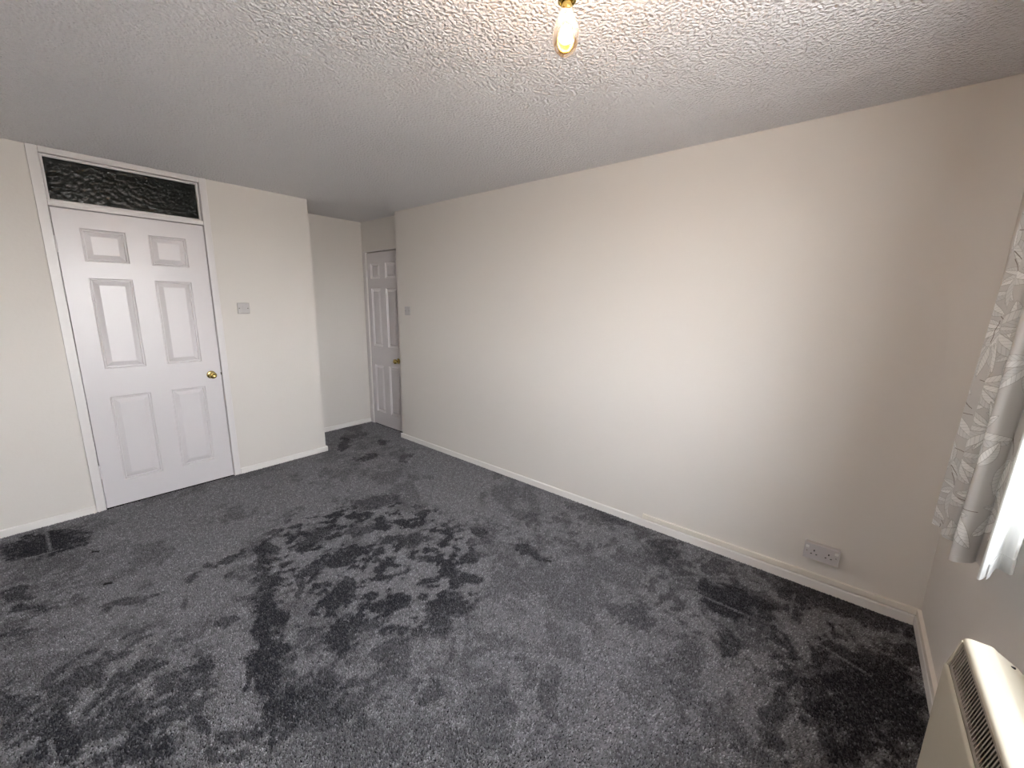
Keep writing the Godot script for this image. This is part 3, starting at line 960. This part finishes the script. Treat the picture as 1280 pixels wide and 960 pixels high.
func make_curtain() -> void:
	var d := thing("curtain", "pale grey curtain printed with white leaves hanging by the window corner", "curtain", Vector3(-0.8, 2.2, -0.05))
	var off := Vector3(-0.8, 2.2, -0.05)
	# plan of the folds at the hem, from the corner side to the leading edge and round into its turned-back border
	var plan := [Vector2(-0.50, -0.072), Vector2(-0.545, -0.096), Vector2(-0.60, -0.104), Vector2(-0.66, -0.088), Vector2(-0.70, -0.100), Vector2(-0.735, -0.143), Vector2(-0.752, -0.149), Vector2(-0.775, -0.135), Vector2(-0.800, -0.128), Vector2(-0.830, -0.140), Vector2(-0.850, -0.141), Vector2(-0.864, -0.128), Vector2(-0.862, -0.112), Vector2(-0.885, -0.104), Vector2(-0.930, -0.118), Vector2(-0.962, -0.137), Vector2(-0.982, -0.141), Vector2(-0.990, -0.128), Vector2(-0.978, -0.100), Vector2(-0.965, -0.090), Vector2(-0.995, -0.088), Vector2(-1.040, -0.096), Vector2(-1.070, -0.1045)]
	var curve := smooth_line(plan, 5)
	var back_plan := [Vector2(-1.070, -0.1045), Vector2(-1.074, -0.101), Vector2(-1.066, -0.094), Vector2(-1.040, -0.081), Vector2(-1.000, -0.068), Vector2(-0.972, -0.056), Vector2(-0.985, -0.044), Vector2(-0.990, -0.037), Vector2(-0.975, -0.029), Vector2(-0.940, -0.024)]
	var border := smooth_line(back_plan, 5)
	var pm := StandardMaterial3D.new()
	pm.albedo_texture = leaf_print(1024)
	pm.albedo_color = Color(1.0, 1.0, 1.0)
	pm.roughness = 0.95
	pm.metallic_specular = 0.2
	pm.cull_mode = BaseMaterial3D.CULL_DISABLED
	pm.backlight_enabled = true
	pm.backlight = Color(0.78, 0.77, 0.76)
	var lm := mat(Color(0.80, 0.80, 0.79), 0.9, 0.2)
	lm.cull_mode = BaseMaterial3D.CULL_DISABLED
	lm.backlight_enabled = true
	lm.backlight = Color(0.60, 0.60, 0.59)
	put("printed_face", cloth(curve, 0.0, 0.0, off), pm, d)
	var b := put("turned_border", cloth(border, 0.0, 0.004, off), lm, d)
	b.set_meta("label", "plain white turned-back lining edge")
	put("lining", cloth(curve, 0.004, 0.03, off), lm, d)
	# hem fold stitched along the border
	var hem := []
	for p in border: hem.append(p)
	put("hem_turnup", hem_band(border, off), lm, b)
	# heading tape at the rail
	var tape := new_st()
	for i in curve.size() - 1:
		var p0 := hang(curve[i], 2.17, off) + Vector3(0, 0, 0.006)
		var p1 := hang(curve[i + 1], 2.17, off) + Vector3(0, 0, 0.006)
		quad(tape, p0, p1, p1 + Vector3(0, 0.045, 0), p0 + Vector3(0, 0.045, 0), Vector3.BACK)
	put("heading_tape", tape, lm, d)
	var r := thing("curtain_rail", "white curtain rail above the window out of view overhead", "curtain rail", Vector3(-1.55, 2.235, -0.05))
	var st := new_st()
	box(st, Vector3(-1.0, -0.012, -0.012), Vector3(1.08, 0.012, 0.012), 0.004)
	put("rail", st, m_upvc, r)
	for x in [-0.9, -0.3, 0.4, 1.0]:
		st = new_st()
		box(st, Vector3(x - 0.012, -0.010, 0.011), Vector3(x + 0.012, 0.020, 0.0495), 0.003)
		put("bracket", st, m_upvc, r)

func smooth_line(p: Array, n: int) -> Array:
	var o := []
	for i in p.size() - 1:
		var a: Vector2 = p[maxi(i - 1, 0)]
		var b: Vector2 = p[i]
		var c: Vector2 = p[i + 1]
		var e: Vector2 = p[mini(i + 2, p.size() - 1)]
		for k in n:
			o.append(b.cubic_interpolate(c, a, e, float(k) / n))
	o.append(p[-1])
	return o

# where a point of the hem's plan hangs at height y: folds draw in towards the rail
func hang(q: Vector2, y: float, off: Vector3) -> Vector3:
	var t := clampf((y - 0.8) / 1.4, 0.0, 1.0)
	var mid_z := -0.062
	var squeeze := 1.0 - 0.22 * t
	var z := lerpf(q.y, mid_z + (q.y + 0.10) * squeeze, t)
	var x := q.x + 0.012 * sin(y * 2.6 + q.x * 9.0) * (1.0 - t) * t * 2.0
	return Vector3(x, y, z) - off

func cloth(line: Array, behind: float, lift: float, off: Vector3) -> SurfaceTool:
	var st := new_st()
	var rows := 44
	var s := 0.0
	var us := [0.0]
	for i in line.size() - 1:
		s += line[i].distance_to(line[i + 1])
		us.append(s)
	var grid := []
	for i in line.size():
		var col := []
		for j in rows + 1:
			var y := lerpf(0.797 + lift + 0.006 * sin(us[i] * 21.0), 2.215, float(j) / rows)
			var t: Vector2 = (line[mini(i + 1, line.size() - 1)] - line[maxi(i - 1, 0)]).normalized()
			col.append(hang(line[i], y, off) + Vector3(t.y, 0, -t.x) * behind)
		grid.append(col)
	var nor := []
	for i in line.size():
		var col := []
		for j in rows + 1:
			var dx: Vector3 = grid[mini(i + 1, line.size() - 1)][j] - grid[maxi(i - 1, 0)][j]
			var dy: Vector3 = grid[i][mini(j + 1, rows)] - grid[i][maxi(j - 1, 0)]
			col.append(dx.cross(dy).normalized())
		nor.append(col)
	for i in line.size() - 1:
		for j in rows:
			var v := []
			for e in [[i, j], [i + 1, j], [i + 1, j + 1], [i, j + 1]]:
				v.append([grid[e[0]][e[1]], nor[e[0]][e[1]], Vector2(us[e[0]] / 0.62, (2.215 - grid[e[0]][e[1]].y - off.y) / 0.62)])
			smooth_tri(st, v[0], v[1], v[2])
			smooth_tri(st, v[0], v[2], v[3])
	return st

func hem_band(line: Array, off: Vector3) -> SurfaceTool:
	var st := new_st()
	for i in range(12, line.size() - 1):
		var a := hang(line[i], 0.802, off) + Vector3(-0.003, 0, 0.002)
		var b := hang(line[i + 1], 0.802, off) + Vector3(-0.003, 0, 0.002)
		var u := Vector3(0, 0.042, 0)
		quad(st, a, b, b + u, a + u, Vector3(-1, 0, 0.3))
		quad(st, a, b, b + Vector3(0.003, 0, 0), a + Vector3(0.003, 0, 0), Vector3.DOWN)
		quad(st, a + u, b + u, b + u + Vector3(0.003, 0, 0), a + u + Vector3(0.003, 0, 0), Vector3.UP)
	return st

# ---------------------------------------------------------------- bits of fluff on the carpet
func make_fluff() -> void:
	var spots := [
		[Vector3(-2.413, 0.004, -3.612), 0.3, "tiny black fleck on the carpet in front of the white door's hinge side"],
		[Vector3(-2.407, 0.004, -3.190), 0.5, "small black fleck lying further from the white door"],
		[Vector3(-0.758, 0.004, -1.586), 1.1, "dark fluff on the carpet near the long skirting board"],
	]
	rng.seed = 19
	for s in spots:
		var st := new_st()
		for k in 5:
			var an: float = s[1] + rng.randf_range(-0.6, 0.6)
			var pts := []
			for j in 5:
				pts.append(Vector3((j - 2) * 0.009 * cos(an) + rng.randfn(0, 0.002), 0.002 + rng.randf() * 0.005, (j - 2) * 0.009 * sin(an) + rng.randfn(0, 0.002)))
			tube(st, pts, 0.0028, 5)
		var o := put("fluff", st, m_dark)
		o.position = s[0]
		tag(o, s[2], "fluff")
		o.set_meta("group", "dark flecks lying on the carpet")

const BULB_GLASS := 0.22
const BULB_FILAMENT := 30.0
const BULB_LIGHT := 0.17

func _ready() -> void:
	# camera
	var cam := Camera3D.new()
	cam.name = "camera"
	cam.position = Vector3(-2.5067, 1.4551, -0.4266)
	cam.rotation = Vector3(-0.196, -0.8785, 0.0166)
	cam.fov = rad_to_deg(2.0 * atan(480.0 / 506.853))
	cam.near = 0.02
	cam.far = 60.0
	add_child(cam)
	cam.current = true
	# sky: bright overcast daylight seen only by the window
	var we := WorldEnvironment.new()
	we.name = "daylight"
	var env := Environment.new()
	env.background_mode = Environment.BG_SKY
	var sm := ProceduralSkyMaterial.new()
	sm.sky_top_color = Color(0.86, 0.88, 0.91)
	sm.sky_horizon_color = Color(0.94, 0.94, 0.94)
	sm.ground_horizon_color = Color(0.78, 0.77, 0.76)
	sm.ground_bottom_color = Color(0.60, 0.59, 0.58)
	sm.sun_angle_max = 1.0
	var sky := Sky.new()
	sky.sky_material = sm
	env.sky = sky
	env.background_energy_multiplier = 33.5
	env.ambient_light_source = Environment.AMBIENT_SOURCE_SKY
	env.tonemap_mode = Environment.TONE_MAPPER_LINEAR
	env.tonemap_exposure = 1.0
	env.sdfgi_enabled = true
	env.ssao_enabled = true
	env.ssil_enabled = true
	we.environment = env
	add_child(we)

	make_materials()
	prepare_carpet()
	make_shell()
	make_window()
	make_door_one()
	make_door_two()
	make_curtain()
	make_heater()
	make_trunking()
	make_lamp()
	make_socket()
	make_switch("white square light switch on the wall right of the tall white door", Vector3(-1.331, 1.381, BACK), 0.0)
	make_switch("white square light switch at the far end of the long cream wall", Vector3(0.0, 1.366, -3.879), -PI / 2)
	make_fluff()
